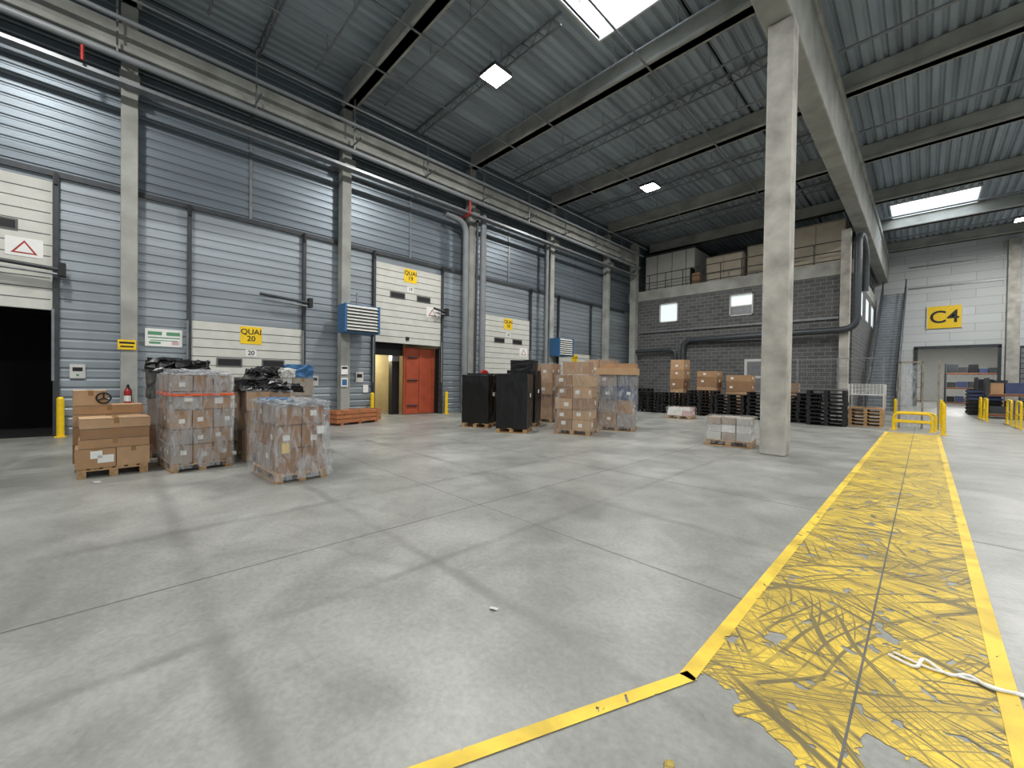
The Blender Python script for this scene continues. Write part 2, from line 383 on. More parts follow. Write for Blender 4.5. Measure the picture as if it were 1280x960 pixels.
# ---------------------------------------------------------------- dock doors
def door(y0,y1,zb,num,rail=6.6,h=3.22):
    w=y1-y0; yc=(y0+y1)/2; mb=MB(); x=WX+.02
    n=6; sh=h/n
    for i in range(n):
        mb.box(x,x+.05,y0,y1,zb+i*sh+.012,zb+(i+1)*sh-.012,'door')
        mb.box(x+.045,x+.056,y0+.03,y1-.03,zb+i*sh+sh*.48,zb+i*sh+sh*.52,'groove')
    mb.box(x+.005,x+.04,y0,y1,zb,zb+h,'groove')
    for yy in (y0+w*.2,y0+w*.6):
        mb.box(x+.05,x+.07,yy,yy+w*.22,zb+1.85,zb+2.12,'groove'); mb.box(x+.06,x+.075,yy+.04,yy+w*.22-.04,zb+1.89,zb+2.08,'black')
    mb.box(x+.05,x+.062,yc-.3,yc+.3,zb+2.6,zb+3.16,'yellow')
    mb.box(x+.05,x+.06,yc-.15,yc+.15,zb+2.2,zb+2.42,'white')
    mb.box(x+.05,x+.06,y1-.75,y1-.15,zb+1.25,zb+1.7,'white')
    mb.add([(x+.064,y1-.66,zb+1.32),(x+.064,y1-.24,zb+1.32),(x+.064,y1-.45,zb+1.64)],[(0,1,2)],'red')
    mb.add([(x+.067,y1-.60,zb+1.35),(x+.067,y1-.30,zb+1.35),(x+.067,y1-.45,zb+1.58)],[(0,1,2)],'white')
    mb.box(x+.05,x+.09,yc-.2,yc-.05,zb+.15,zb+.3,'black')
    ob=mb.build('sectional_dock_door')
    text('QUAI\n%d'%num,(x+.066,yc,zb+2.88),.24,'black',math.pi/2,ob); text('%d'%num,(x+.064,yc,zb+2.31),.2,'black',math.pi/2,ob)
    mb=MB()
    for yy in (y0-.06,y1+.06):
        mb.box(x,x+.12,yy-.05,yy+.05,0,rail,'dark'); mb.box(x,x+.16,yy-.03,yy+.03,rail-.3,rail,'black')
        mb.box(x+.12,x+.14,yy-.07,yy-.02,1.4,3.2,'steel')
    mb.build('dock_guide_rails')
door(*doors[0],3.16,21); door(*doors[1],.02,20); door(*doors[2],3.02,19); door(*doors[3],1.6,18); door(*doors[4],.02,17)
for yA,yB,z in ((3.3,4.85,4.2),(-2.6,-.95,4.2),(9.9,10.6,4.6)):
    mb=MB(); mb.cyl((WX+.35,yA,z+.05),(WX+.35,yB,z-.05),.05,'dark',8); mb.box(WX+.19,WX+.45,yB-.08,yB+.04,z-.2,z+.12,'black'); mb.cyl((WX+.35,yA+.1,z-.12),(WX+.35,yB-.1,z-.16),.03,'steel',8); mb.build('dock_arm_light')
mb=MB(); a,b=doors[0]
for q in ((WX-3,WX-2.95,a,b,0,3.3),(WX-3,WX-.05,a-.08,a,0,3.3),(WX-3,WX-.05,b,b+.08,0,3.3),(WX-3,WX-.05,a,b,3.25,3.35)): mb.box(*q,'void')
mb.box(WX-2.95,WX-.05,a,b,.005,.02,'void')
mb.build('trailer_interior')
mb=MB(); a,b=doors[2]
mb.box(WX-3,WX-2.95,a,b,0,3.2,'cream'); mb.box(WX-3,WX-.05,a-.08,a,0,3.2,'cream'); mb.box(WX-3,WX-.05,b,b+.08,0,3.2,'black'); mb.box(WX-3,WX-.05,a,b,3.15,3.25,'black')
mb.box(WX-1.0,WX-.7,8.5,8.85,0,3.1,'black'); mb.box(WX-.75,WX-.5,a,8.9,2.55,3.1,'black')
mb.box(WX-.9,WX-.6,8.45,8.8,2.3,2.6,'steel')
mb.build('dock_shelter')
ld=bpy.data.lights.new('shelter_light','POINT'); ld.energy=90; ld.shadow_soft_size=.2; ld.color=(1,.93,.75)
lo=bpy.data.objects.new('shelter_light',ld); COL.objects.link(lo); lo.location=(WX-2,8.1,2.6)
mb=MB(); mb.box(WX-.4,WX-.32,8.85,10.4,.03,2.92,'reddoor')
for yy in (8.95,9.6,10.25): mb.box(WX-.32,WX-.29,yy,yy+.05,.03,2.92,'reddoor')
for zz in (.4,1.5,2.5): mb.cyl((WX-.27,9.0,zz),(WX-.27,9.5,zz),.03,'dark',6)
mb.build('red_swing_door')
mb=MB(); a,b=doors[3]
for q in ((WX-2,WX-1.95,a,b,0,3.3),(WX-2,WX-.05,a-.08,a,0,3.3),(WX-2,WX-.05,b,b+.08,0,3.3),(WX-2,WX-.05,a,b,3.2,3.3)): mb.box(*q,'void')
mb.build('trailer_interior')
for y in (-1.0,7.15,10.65,12.85,16.5):
    mb=MB(); mb.cyl((WX+.3,y,0),(WX+.3,y,.95),.07,'yellow',14); mb.cyl((WX+.3,y,.95),(WX+.3,y,1.0),.07,'yellow',14,.04); mb.box(WX+.19,WX+.44,y-.1,y+.1,0,.02,'yellow'); mb.build('yellow_bollard')
pipe('downpipe',[(-14.85,11.45,0),(-14.85,11.45,8.75),(-14.85,10.3,8.85)],.14,'pipe',.6)
pipe('downpipe',[(-14.8,12.45,0),(-14.8,12.45,9.4)],.15,'pipe')
pipe('downpipe',[(-14.85,12.05,0),(-14.75,12.05,9.0)],.06,'dark')
pipe('downpipe',[(-14.9,17.2,0),(-14.9,17.2,9.4)],.1,'pipe')
def heater(y,z):
    mb=MB(); x0,x1=-14.93,-14.3; w=.62
    mb.box(x0,x1,y-w,y+w,z,z+1.0,'blue'); mb.box(x1,x1+.02,y-w+.03,y+w-.03,z+.03,z+.97,'dark')
    for i in range(8):
        zz=z+.09+i*.115; mb.add([(x1+.02,y-w+.05,zz+.05),(x1+.02,y+w-.05,zz+.05),(x1+.1,y+w-.05,zz-.02),(x1+.1,y-w+.05,zz-.02),(x1+.02,y-w+.05,zz+.07),(x1+.02,y+w-.05,zz+.07),(x1+.1,y+w-.05,zz),(x1+.1,y-w+.05,zz)],[(0,1,2,3),(4,7,6,5),(3,2,6,7),(0,4,5,1),(0,3,7,4),(1,5,6,2)],'whitep')
    for s in (-1,1): mb.box(x1,x1+.11,y+s*w-.03,y+s*w+.03,z,z+1,'blue')
    mb.cyl((x0+.2,y,z+1),(x0+.2,y,z+1.5),.04,'pipe')
    mb.build('wall_heater')
heater(6.35,3.2); heater(18.2,2.95)
def plate(name,y,z,w,h,k,x=WX+.01,extra=()):
    mb=MB(); mb.box(x,x+.03,y-w/2,y+w/2,z-h/2,z+h/2,k)
    for dy,dz,ww,hh,kk in extra: mb.box(x+.03,x+.034,y+dy-ww/2,y+dy+ww/2,z+dz-hh/2,z+dz+hh/2,kk)
    return mb.build(name)
plate('safety_notice_board',.98,2.65,.82,.5,'white',extra=((-.2,.12,.3,.1,'green'),(.2,.12,.3,.1,'green'),(0,-.0,.7,.03,'green'),(0,-.08,.6,.02,'green'),(.25,-.14,.15,.1,'pink'),(-.2,-.15,.25,.06,'green')))
plate('yellow_warning_sign',.2,2.38,.36,.26,'yellow',WX+.43,((0,.05,.3,.05,'black'),(0,-.05,.26,.04,'black')))
plate('door_control_box',-.72,1.65,.28,.36,'whitep',extra=((0,.05,.18,.1,'black'),(.0,-.1,.05,.05,'green')))
plate('notice_sheet',6.0,1.85,.24,.32,'white',WX+.43,((0,.08,.2,.08,'black'),))
plate('blue_notice',6.0,1.4,.24,.32,'white',WX+.43,((0,.0,.18,.22,'blue'),))
plate('door_control_box',6.75,1.6,.3,.4,'whitep',extra=((0,.05,.2,.14,'black'),))
plate('notice_sheet',7.0,1.15,.2,.3,'white')
plate('door_control_box',5.1,1.45,.26,.36,'whitep',extra=((0,.05,.16,.1,'black'),))
plate('door_control_box',16.9,1.9,.3,.4,'whitep',extra=((0,.05,.2,.14,'black'),))
plate('notice_sheet',.95,1.95,.5,.08,'white')
def ext(x,y,z):
    mb=MB(); mb.cyl((x,y,z),(x,y,z+.42),.08,'red',16); mb.cyl((x,y,z+.42),(x,y,z+.5),.08,'red',16,.03); mb.cyl((x,y,z+.5),(x,y,z+.58),.03,'black',10)
    mb.box(x-.02,x+.1,y-.015,y+.015,z+.56,z+.6,'black'); mb.tube([(x,y,z+.54),(x+.1,y+.06,z+.45),(x+.1,y+.07,z+.15)],.012,'black',6); mb.box(x-.09,x-.07,y-.05,y+.05,z+.1,z+.5,'dark')
    mb.cyl((x,y,z+.15),(x,y,z+.3),.082,'white',16)
    mb.build('fire_extinguisher')
ext(WX+.53,.22,.72)
mb=MB(); c=(-14.3,12.2,1.75)
mb.ring(c,.22,.06,'red'); mb.cyl((c[0]-.12,c[1],c[2]),(c[0]+.1,c[1],c[2]),.16,'red',16); mb.cyl((c[0]-.6,c[1],c[2]),(c[0]-.1,c[1],c[2]),.04,'red',8); mb.build('fire_hose_reel')
mb=MB(); mb.box(-14.9,-14.5,12.7,12.8,0,1.2,'whitep'); mb.box(-14.5,-14.48,12.72,12.78,.6,1.0,'blue'); mb.build('wall_cabinet')

# ---------------------------------------------------------------- block building and mezzanine
BY=27.0; BX=-2.65
mb=MB()
def wallpiece(x0,x1,z0,z1): mb.box(x0,x1,BY,BY+.2,z0,z1,'brick')
wins=[(-13.0,-11.7,5.65,6.95),(-8.5,-7.2,5.65,6.95)]
wallpiece(-15.36,-13,0,7.3);wallpiece(-13,-11.7,0,5.65);wallpiece(-13,-11.7,6.95,7.3);wallpiece(-11.7,-8.5,0,7.3);wallpiece(-8.5,-7.2,0,5.65);wallpiece(-8.5,-7.2,6.95,7.3);wallpiece(-7.2,BX,0,7.3)
mb.build('wall_back')
mb=MB(); mb.box(BX-.2,BX,BY+.2,41,0,7.3,'brick_s'); mb.build('wall_block_side')
for i,(a,b,c,d) in enumerate(wins[:2]):
    mb=MB(); mb.box(a,b,BY+.12,BY+.14,c,d,'winlit')
    for q in ((a,a+.07,c,d),(b-.07,b,c,d),(a,b,c,c+.07),(a,b,d-.07,d)): mb.box(q[0],q[1],BY-.03,BY+.1,q[2],q[3],'whitep')
    if i: mb.box(a,b,BY+.05,BY+.09,(c+d)/2-.1,(c+d)/2-.02,'whitep'); mb.box(a+.07,b-.07,BY+.08,BY+.1,c+.07,(c+d)/2-.1,'steel')
    mb.build('window_%d'%(i+1))
for i,y in enumerate((29.5,33,36.5)):
    mb=MB(); mb.box(BX+.005,BX+.03,y,y+1.5,5.5,6.9,'whitep'); mb.box(BX+.03,BX+.04,y+.08,y+1.42,5.58,6.82,'winlit'); mb.box(BX+.035,BX+.05,y+.7,y+.78,5.58,6.82,'whitep'); mb.build('window_%d'%(i+3))
mb=MB(); mb.box(-7.6,-6.4,BY-.04,BY-.005,1.0,3.0,'whitep'); mb.box(-7.45,-6.55,BY-.05,BY-.04,2.0,2.85,'steel'); mb.box(-7.45,-6.55,BY-.05,BY-.04,1.1,1.85,'steel'); mb.build('door_2')
mb=MB(); mb.box(-15.36,BX+.02,BY-.08,41,7.3,8.0,'concrete_d'); mb.build('mezzanine_slab',bevel=.02)
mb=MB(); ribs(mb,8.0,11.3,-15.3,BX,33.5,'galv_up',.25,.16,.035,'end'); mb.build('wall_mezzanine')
mb=MB(); mb.box(-15.0,-14.55,26.45,26.9,0,11.4,'concrete_d'); mb.build('concrete_wall_column',bevel=.02)
def rail(name,p,q,z,h=1.1,k='dark',n=8):
    mb=MB(); p=Vector(p);q=Vector(q)
    for i in range(n+1):
        a=p.lerp(q,i/n); mb.cyl((a.x,a.y,z),(a.x,a.y,z+h),.03,k,8)
    for hh in (.12,.55,h): mb.cyl((p.x,p.y,z+hh),(q.x,q.y,z+hh),.028,k,8)
    mb.build(name)
rail('mezzanine_railing',(-15.0,BY+.05,0),(BX-.5,BY+.05,0),8.0,1.1,'dark',10)
rail('mezzanine_railing',(BX-.1,BY+.8,0),(BX-.1,40,0),8.0,1.1,'dark',10)
mb=MB(); mb.box(-14.9,-11.3,28.6,31.6,8.0,10.9,'door'); mb.box(-14.95,-11.2,28.5,31.7,10.9,11.0,'dark')
for x in (-14,-12.9,-11.9): mb.box(x,x+.03,28.57,28.6,8,10.9,'groove')
mb.build('mezzanine_cabin')
mb=MB(); 
for i,(a,b,c,y) in enumerate(((-10.4,-8.2,9.9,28.3),(-8.1,-5.9,10.3,28.9),(-5.8,-3.2,10.7,28.6))):
    mb.box(a,b,y,y+1.6,8.1,c,'beige'); 
    for k in range(3): xx=a+(b-a)*k/2-.04*(k>0); mb.box(xx,xx+.05,y-.02,y,8.0,c,'cardg')
    mb.box(a,b,y-.03,y,c-.08,c,'cardg'); mb.box(a,b,y-.03,y,8.0,8.12,'cardg')
mb.build('storage_crate_row')
mb=MB(); mb.box(-11.1,-10.6,27.7,28.2,8.0,8.9,'card2'); mb.box(-11.2,-11.12,27.6,28.2,8,9.3,'black'); mb.build('carton')
pipe('ventilation_duct',[(-11.2,26.7,2.9),(-11.2,26.7,4.3),(-2.42,26.3,4.35),(-2.42,26.3,9.0),(-2.35,27.3,9.2),(-2.3,28.6,8.4),(-2.35,28.8,6.6)],.16,'duct',.6)
pipe('ventilation_duct',[(-14.5,26.6,3.7),(-11.7,26.7,3.75),(-11.7,26.7,2.2)],.12,'duct',.4)
mb=MB(); mb.box(-14.4,-3.2,26.86,26.97,5.0,5.06,'steel'); mb.box(-14.4,-3.2,26.86,26.88,5.06,5.12,'steel'); mb.build('cable_tray')
mb=MB(); y0,y1,zt=29.3,40.2,8.0; n=42; x0,x1=-2.25,-1.05
for i in range(n):
    y=y0+(y1-y0)*i/n; z=zt*(i+1)/n; mb.box(x0+.04,x1-.04,y,y+.27,z-.05,z,'stair')
    mb.box(x0+.04,x1-.04,y+.25,y+.27,z,z+.14,'steel')
sl=(y1-y0)
for x in (x0,x1):
    mb.add([(x-.03,y0-.1,0),(x+.03,y0-.1,0),(x+.03,y1,zt-.05),(x-.03,y1,zt-.05),(x-.03,y0-.1,.35),(x+.03,y0-.1,.35),(x+.03,y1,zt+.25),(x-.03,y1,zt+.25)],[(0,1,2,3),(4,7,6,5),(0,4,5,1),(1,5,6,2),(2,6,7,3),(3,7,4,0)],'dark')
    for h in (.55,1.1): mb.cyl((x,y0,h+.1),(x,y1,zt+h),.035,'dark',8)
    for i in range(9): y=y0+sl*i/8; z=zt*i/8; mb.cyl((x,y,z),(x,y,z+1.12),.03,'dark',8)
mb.box(x0,x1,y1,41.3,7.85,8.0,'steel'); mb.build('steel_staircase')

# ---------------------------------------------------------------- far wall with opening
mb=MB(); FY=43; OZ=4.25; OX=3.5
mb.box(-15.4,-.45,FY,FY+.2,0,12.1,'whiteblock'); mb.box(-.45,OX,FY,FY+.2,OZ,12.1,'whiteblock'); mb.box(OX,16,FY,FY+.2,0,12.1,'whiteblock'); mb.build('wall_far')
mb=MB(); mb.box(-.6,-.4,FY-.1,FY-.005,0,OZ+.1,'dark'); mb.box(OX-.05,OX+.12,FY-.1,FY-.005,0,OZ+.1,'dark'); mb.box(-.6,OX+.12,FY-.1,FY-.005,OZ,OZ+.22,'dark'); mb.build('door_1')
mb=MB(); mb.box(4.4,7.4,FY-.05,FY-.005,0,4.3,'dark')
for i in range(12): mb.box(4.45,7.35,FY-.07,FY-.05,.1+i*.34,.38+i*.34,'steel')
mb.build('door_3')
mb=MB()
for q in ((-6,-5.9,FY+.2,60,0,6),(12,12.1,FY+.2,60,0,6),(-6,12,60,60.2,0,6)): mb.box(*q,'whitep')
mb.box(-6,12,FY+.2,60,6,6.1,'deck'); mb.build('wall_annex')
for y in (47,53):
    mb=MB(); mb.box(1.2,2.8,y,y+.3,5.7,5.8,'whitep'); mb.box(1.25,2.75,y+.03,y+.27,5.68,5.7,'lamp'); mb.build('tube_lamp')
    ld=bpy.data.lights.new('tube_light','AREA'); ld.energy=300; ld.size=1.5; lo=bpy.data.objects.new('tube_light',ld); COL.objects.link(lo); lo.location=(2,y+.1,5.6)
mb=MB(); mb.box(.05,1.75,FY-.1,FY-.01,5.75,7.35,'yellow'); mb.box(.0,.05,FY-.11,FY-.01,5.72,7.38,'whitep'); mb.box(1.75,1.8,FY-.11,FY-.01,5.72,7.38,'whitep'); ob=mb.build('zone_sign')
text('C4',(.9,FY-.105,6.53),1.25,'black',0,ob)
mb=MB(); mb.box(-1.0,3.7,FY-.06,FY-.005,8.8,8.9,'steel'); mb.box(-1.0,3.7,FY-.06,FY-.005,10.4,10.48,'steel'); mb.build('trim_3')

def rack(x0,x1,y0,y1,levels,name='pallet_rack'):
    mb=MB()
    for x in (x0,x1):
        for y in (y0,y1): mb.box(x-.05,x+.05,y-.04,y+.04,0,levels[-1]+.9,'dark')
    for z in levels:
        for y in (y0,y1): mb.box(x0,x1,y-.03,y+.03,z,z+.1,'beam_or')
        mb.box(x0,x1,y0,y1,z+.1,z+.12,'wood')
        x=x0+.1
        while x<x1-.6:
            w=R(.4,.7); h=R(.3,.7); mb.box(x,x+w,y0+.05,y1-.1,z+.12,z+.12+h,random.choice(['bluebox','card1','black','dark','card2','dark'])); x+=w+.05
    mb.build(name)
rack(2.2,5.4,31,32.2,[.1,1.1]); rack(2.2,5.4,37,38.2,[.1,1.2]); rack(1.2,4.2,49,50,[.1,1.3,2.5]); rack(-4.2,-.2,52,53,[.1,1.3,2.5])
for y in (33.3,35.0):
    mb=MB()
    for i in range(7):
        mb.box(1.7,2.9,y,y+1.0,.02+i*.2,.14+i*.2,'bluebox' if i>3 else 'black')
        mb.box(1.75,2.85,y+.05,y+.95,.14+i*.2,.22+i*.2,'black')
    mb.build('plastic_crate_stack')
def hoop(x,y,w,h=1.0,along='Y'):
    mb=MB(); d=Vector((0,w,0)) if along=='Y' else Vector((w,0,0)); p=Vector((x,y,0))
    pts=rounded([p,p+Vector((0,0,h)),p+d+Vector((0,0,h)),p+d],.18,5); mb.tube(pts,.04,'yellow',12)
    mb.cyl(p+Vector((0,0,h*.5)),p+d+Vector((0,0,h*.5)),.03,'yellow',10)
    for q in (p,p+d): mb.box(q.x-.1,q.x+.1,q.y-.1,q.y+.1,0,.015,'yellow')
    mb.build('yellow_hoop_barrier')
hoop(2.55,24.2,1.1); hoop(2.5,26.1,1.2); hoop(2.0,28.2,1.3); hoop(1.95,30.2,.7)
hoop(-.75,19.7,.95,.6,'X'); hoop(-.75,20.45,1.05,.6,'X')
for x,y in ((.45,19.0),(.48,21.5),(.5,24.5),(-.85,23.5)):
    mb=MB(); mb.cyl((x,y,0),(x,y,.95),.05,'yellow',14); mb.cyl((x,y,.95),(x,y,1.0),.05,'yellow',14,.03); mb.box(x-.11,x+.11,y-.11,y+.11,0,.015,'yellow'); mb.build('yellow_bollard')
mb=MB()
for x in (-.65,-.05,.35): mb.box(x-.03,x+.03,20.9,20.96,0,2.45,'rust')
mb.box(-.69,-.05,20.9,20.98,2.4,2.46,'rust'); mb.box(-.6,-.1,20.93,20.95,.1,2.35,'pvc'); mb.build('walkway_gate')
def fence(x0,x1,y,h=2.5,name='mesh_fence'):
    mb=MB(); n=max(1,round((x1-x0)/1.3))
    for i in range(n+1):
        x=x0+(x1-x0)*i/n; mb.box(x-.03,x+.03,y-.03,y+.03,0,h+.05,'steel')
    for z in (.12,h/2,h): mb.box(x0,x1,y-.015,y+.015,z-.02,z+.02,'steel')
    x=x0
    while x<x1: mb.bar((x,y,.1),(x,y,h),.005,'steel'); x+=.1
    z=.2
    while z<h: mb.bar((x0,y,z),(x1,y,z),.005,'steel'); z+=.15
    mb.build(name)
fence(-5.6,-1.2,22.6,2.7)
mb=MB(); x0,x1,y0,y1=-2.05,-1.05,20.3,21.3
for i in range(5):
    mb.box(x0,x1,y0,y1,.0+i*.13,.03+i*.13,'wood')
    for a in (0,.45,.9): mb.box(x0+a,x0+a+.1,y0,y1,.03+i*.13,.13+i*.13,'wood')
mb.box(x0,x1,y0,y1,.65,.7,'card1')
for x in (x0,x1):
    for y in (y0,y1): mb.box(x-.02,x+.02,y-.02,y+.02,.65,1.6,'whitep')
for i in range(11): mb.bar((x0,y0,1.2+i*.04),(x1,y0,1.2+i*.04),.008,'white'); mb.bar((x0+i*.1,y0,1.2),(x0+i*.1,y0,1.6),.008,'white')
mb.box(x0,x1,y0,y1,1.18,1.2,'whitep'); mb.build('grid_trolley')

# ---------------------------------------------------------------- pallets and loads
def pallet(mb,sx,sy,k='wood',z=0,cx=0,cy=0):
    x0,x1=cx-sx/2,cx+sx/2;y0,y1=cy-sy/2,cy+sy/2
    for f in (0,.5,1):
        yy=y0+(sy-.1)*f; mb.box(x0,x1,yy,yy+.1,z,z+.022,k)
        for g in (0,.5,1): xx=x0+(sx-.12)*g; mb.box(xx,xx+.12,yy,yy+.1,z+.022,z+.1,k)
    for g in (0,.5,1): xx=x0+(sx-.12)*g; mb.box(xx,xx+.12,y0,y1,z+.1,z+.122,k)
    n=6
    for i in range(n): yy=y0+(sy-.1)*i/(n-1); mb.box(x0,x1,yy,yy+.1,z+.122,z+.144,k)
def carton(mb,x0,x1,y0,y1,z0,z1,k,label=0,rot=0):
    c=((x0+x1)/2,(y0+y1)/2)
    mb.box(x0,x1,y0,y1,z0,z1,k,rot,c)
    e=.003; ym=(y0+y1)/2; xm=(x0+x1)/2
    mb.box(x0-e,x1+e,ym-.03,ym+.03,z1-.08,z1+e,'tape',rot,c)
    mb.box(x1,x1+.002,y0,y1,z1-.006,z1,'groove',rot,c)
    if label:
        w=min(.13,(y1-y0)*.3); yy=y0+(y1-y0)*R(.1,.6); zz=z0+(z1-z0)*R(.25,.5); mb.box(x1,x1+.004,yy,yy+w,zz,min(z1-.02,zz+w*.9),'white',rot,c)
        xx=x0+(x1-x0)*R(.1,.6); mb.box(xx,xx+w,y0-.004,y0,zz,min(z1-.02,zz+w*.8),'white',rot,c)
def shell(mb,x0,x1,y0,y1,z0,z1,k,j=.015,flare=0,n=7):
    idx={}
    vs=[];fs=[]
    def V(a,b,c):
        key=(a,b,c)
        if key not in idx:
            t=c/n; fl=flare*(1-t)**2
            x=x0-fl+(x1-x0+2*fl)*a/n; y=y0-fl+(y1-y0+2*fl)*b/n; z=z0+(z1-z0)*t
            idx[key]=len(vs); vs.append((x+R(-j,j),y+R(-j,j),z+R(-j,j)*(0 if c==0 else 1)))
        return idx[key]
    for a in range(n):
        for b in range(n):
            fs.append((V(a,b,n),V(a+1,b,n),V(a+1,b+1,n),V(a,b+1,n)))
            fs.append((V(a,0,b),V(a+1,0,b),V(a+1,0,b+1),V(a,0,b+1))); fs.append((V(a+1,n,b),V(a,n,b),V(a,n,b+1),V(a+1,n,b+1)))
            fs.append((V(0,a+1,b),V(0,a,b),V(0,a,b+1),V(0,a+1,b+1))); fs.append((V(n,a,b),V(n,a+1,b),V(n,a+1,b+1),V(n,a,b+1)))
    mb.add(vs,fs,k)
def load(name,x,y,rot,sx,sy,layers,cols=('card1','card2','card3'),wrap=None,label=.5,flare=0,extra=None):
    mb=MB(); pallet(mb,sx,sy); z=.146
    for (nx,ny,h,ins) in layers:
        X0,X1,Y0,Y1=-sx/2+ins,sx/2-ins,-sy/2+ins,sy/2-ins
        for i in range(nx):
            for j in range(ny):
                a=X0+(X1-X0)*i/nx+R(.002,.012); b=X0+(X1-X0)*(i+1)/nx-R(.002,.012); c=Y0+(Y1-Y0)*j/ny+R(.002,.012); d=Y0+(Y1-Y0)*(j+1)/ny-R(.002,.012)
                carton(mb,a,b,c,d,z+.001,z+h-.004-R(0,.004),random.choice(cols),random.random()<label)
        z+=h
    if wrap: shell(mb,-sx/2-.02,sx/2+.02,-sy/2-.02,sy/2+.02,.05,z+.02,wrap,.012,flare)
    if extra: extra(mb,z)
    return mb.build(name,(x,y,0),rot)

mb=MB(); pallet(mb,1.2,.8)
z=.146
for k,h in enumerate((.3,.14,.16,.15)):
    if k==0: 
        carton(mb,.02,.62,-.42,.02,z,z+h,'card1',1); carton(mb,.02,.6,.03,.42,z,z+h,'card3',0)
    elif k==3: carton(mb,.0,.6,-.38,.42,z,z+h,'card3',0,.03)
    else: carton(mb,.02,.61,-.4+.02*k,.42,z,z+h,'card1' if k==1 else 'card2',0,-.02)
    z+=h+.002
mb.box(.62,.624,-.18,.0,.22,.34,'white')
z=.146
for k,h in enumerate((.3,.28,.2,.14,.24)): carton(mb,-.6,-.02,-.45,.3+.03*k*(1 if k<4 else -3),z,z+h,('card2','card1','card3','card1','card3')[k],0,.03*(k==4)); z+=h+.002
mb.ring((.0,-.1,z-.12),.085,.012,'black'); 
for a in (0,2.1,4.2): mb.bar((.005,-.1,z-.12),(.005,-.1+.08*math.sin(a),z-.12+.08*math.cos(a)),.012,'black')
mb.build('carton_pallet',(-9.5,-.05,0),.04)
def p2x(mb,z):
    shell(mb,-.625,.625,-.435,.435,1.25,1.285,'orange',.006,0,5)
    shell(mb,-.5,.5,-.36,.36,z,z+.08,'film',.03,.05,6)
load('wrapped_pallet',-9.1,1.0,.08,1.2,.84,[(3,3,.3,.0),(3,3,.26,.02),(3,3,.32,0),(3,2,.3,.02),(3,3,.27,.01)],('cardg','card1','cardg','card2'),'film',.8,0,p2x)
def bags(mb,z):
    for i in range(7): 
        a=R(-.5,.1); b=R(-.6,.15); shell(mb,a,a+R(.4,.6),b,b+R(.35,.5),z-.02,z+R(.1,.24),'blackwrap',.04,.05,5)
def bags2(mb,z):
    bags(mb,z); shell(mb,-.1,.45,.2,.7,z-.02,z+.3,'blue',.03,.0,5); shell(mb,.0,.5,.0,.3,z,z+.2,'whitep',.03,.0,4)
load('wrapped_pallet',-10.75,.98,-.03,1.0,1.15,[(2,2,.5,0),(2,2,.5,.02),(2,2,.52,0)],('card2','cardg','black'),'filmt',.6,0,bags)
load('wrapped_pallet',-10.7,2.65,.05,1.0,1.4,[(2,2,.5,0),(2,2,.5,.02),(2,3,.42,0)],('card2','cardg','whitep'),'filmt',.6,0,bags2)
load('wrapped_pallet',-9.2,2.1,.0,.9,.75,[(2,2,.4,0),(2,2,.4,.02),(2,2,.36,0)],('card2','card1'),'filmt',.4,0,bags)
def p3x(mb,z):
    shell(mb,-.5,.5,-.3,.3,z,z+.04,'steel',.01,0,4); 
    shell(mb,-.6,-.1,-.3,.1,z+.02,z+.08,'blue',.02,.0,5); shell(mb,-.6,.6,-.39,.39,z+.0,z+.07,'film',.03,.0,6)
    mb.box(.585,.6,.2,.34,.7,.82,'white'); mb.box(.585,.6,-.3,-.2,.45,.6,'yellow')
load('wrapped_pallet',-7.24,2.02,.05,1.15,.74,[(3,2,.36,.03),(2,2,.36,.05),(3,2,.28,.03)],('cardg','card2','cardg'),'film',.25,.05,p3x)
mb=MB()
for k in range(3):
    for i in range(4): mb.box(-.28+i*.15,-.15+i*.15,-.9,.9,.08+k*.14,.2+k*.14,'woodor')
for yy in (-.7,0,.7): mb.box(-.28,.3,yy-.05,yy+.05,0,.08,'woodor'); mb.box(-.29,.31,yy-.02,yy+.02,.08,.5,'tape')
mb.build('timber_bundle',(-13.8,5.9,0),.25)
def blackp(x,y,rot,sx,sy,h,h2=None):
    mb=MB(); pallet(mb,sx,sy); shell(mb,-sx/2,sx/2,-sy/2,sy/2,.12,h,'blackwrap',.01,0,7)
    if h2: shell(mb,-sx/2+.1,sx/2-.1,-sy/2+.05,sy/2-.1,h,h2,'blackwrap',.01,0,4)
    mb.box(sx/2+.012,sx/2+.016,-.1,.08,h*.6,h*.6+.12,'white'); mb.build('black_wrapped_pallet',(x,y,0),rot)
blackp(-10.45,8.75,.45,.95,.85,1.72); blackp(-8.8,8.75,.55,.95,.85,1.76); blackp(-9.75,10.15,.5,1,.85,1.9,2.25); blackp(-11.6,9.9,.5,1.0,.85,1.8)
load('wrapped_pallet',-7.35,9.95,.35,1.05,.95,[(2,2,.3,0),(2,2,.3,.03),(2,2,.32,0),(2,2,.34,.04),(2,1,.34,.02)],('card1','card3','card2'),'filmt',.4)
load('wrapped_pallet',-10.3,11.9,.3,1.0,1.0,[(2,2,.45,0),(2,2,.45,.03),(2,2,.6,0),(2,2,.55,.04)],('card1','card2'),'filmt',.4)
load('wrapped_pallet',-8.8,12.0,.4,1.0,1.1,[(2,2,.45,0),(2,2,.45,.03),(2,2,.6,0),(1,2,.6,.04)],('card1','card3'),'filmt',.4)
load('wrapped_pallet',-8.9,13.7,.3,1.1,1.1,[(2,2,.5,0),(2,2,.5,.03),(2,2,.65,0),(2,2,.6,.04)],('card1','card2'),'filmt',.4)
def p7x(mb,z):
    carton(mb,-.65,.6,-.5,.45,z,z+.22,'card3',0); carton(mb,-.5,.55,-.4,.4,z+.222,z+.36,'card1',0)
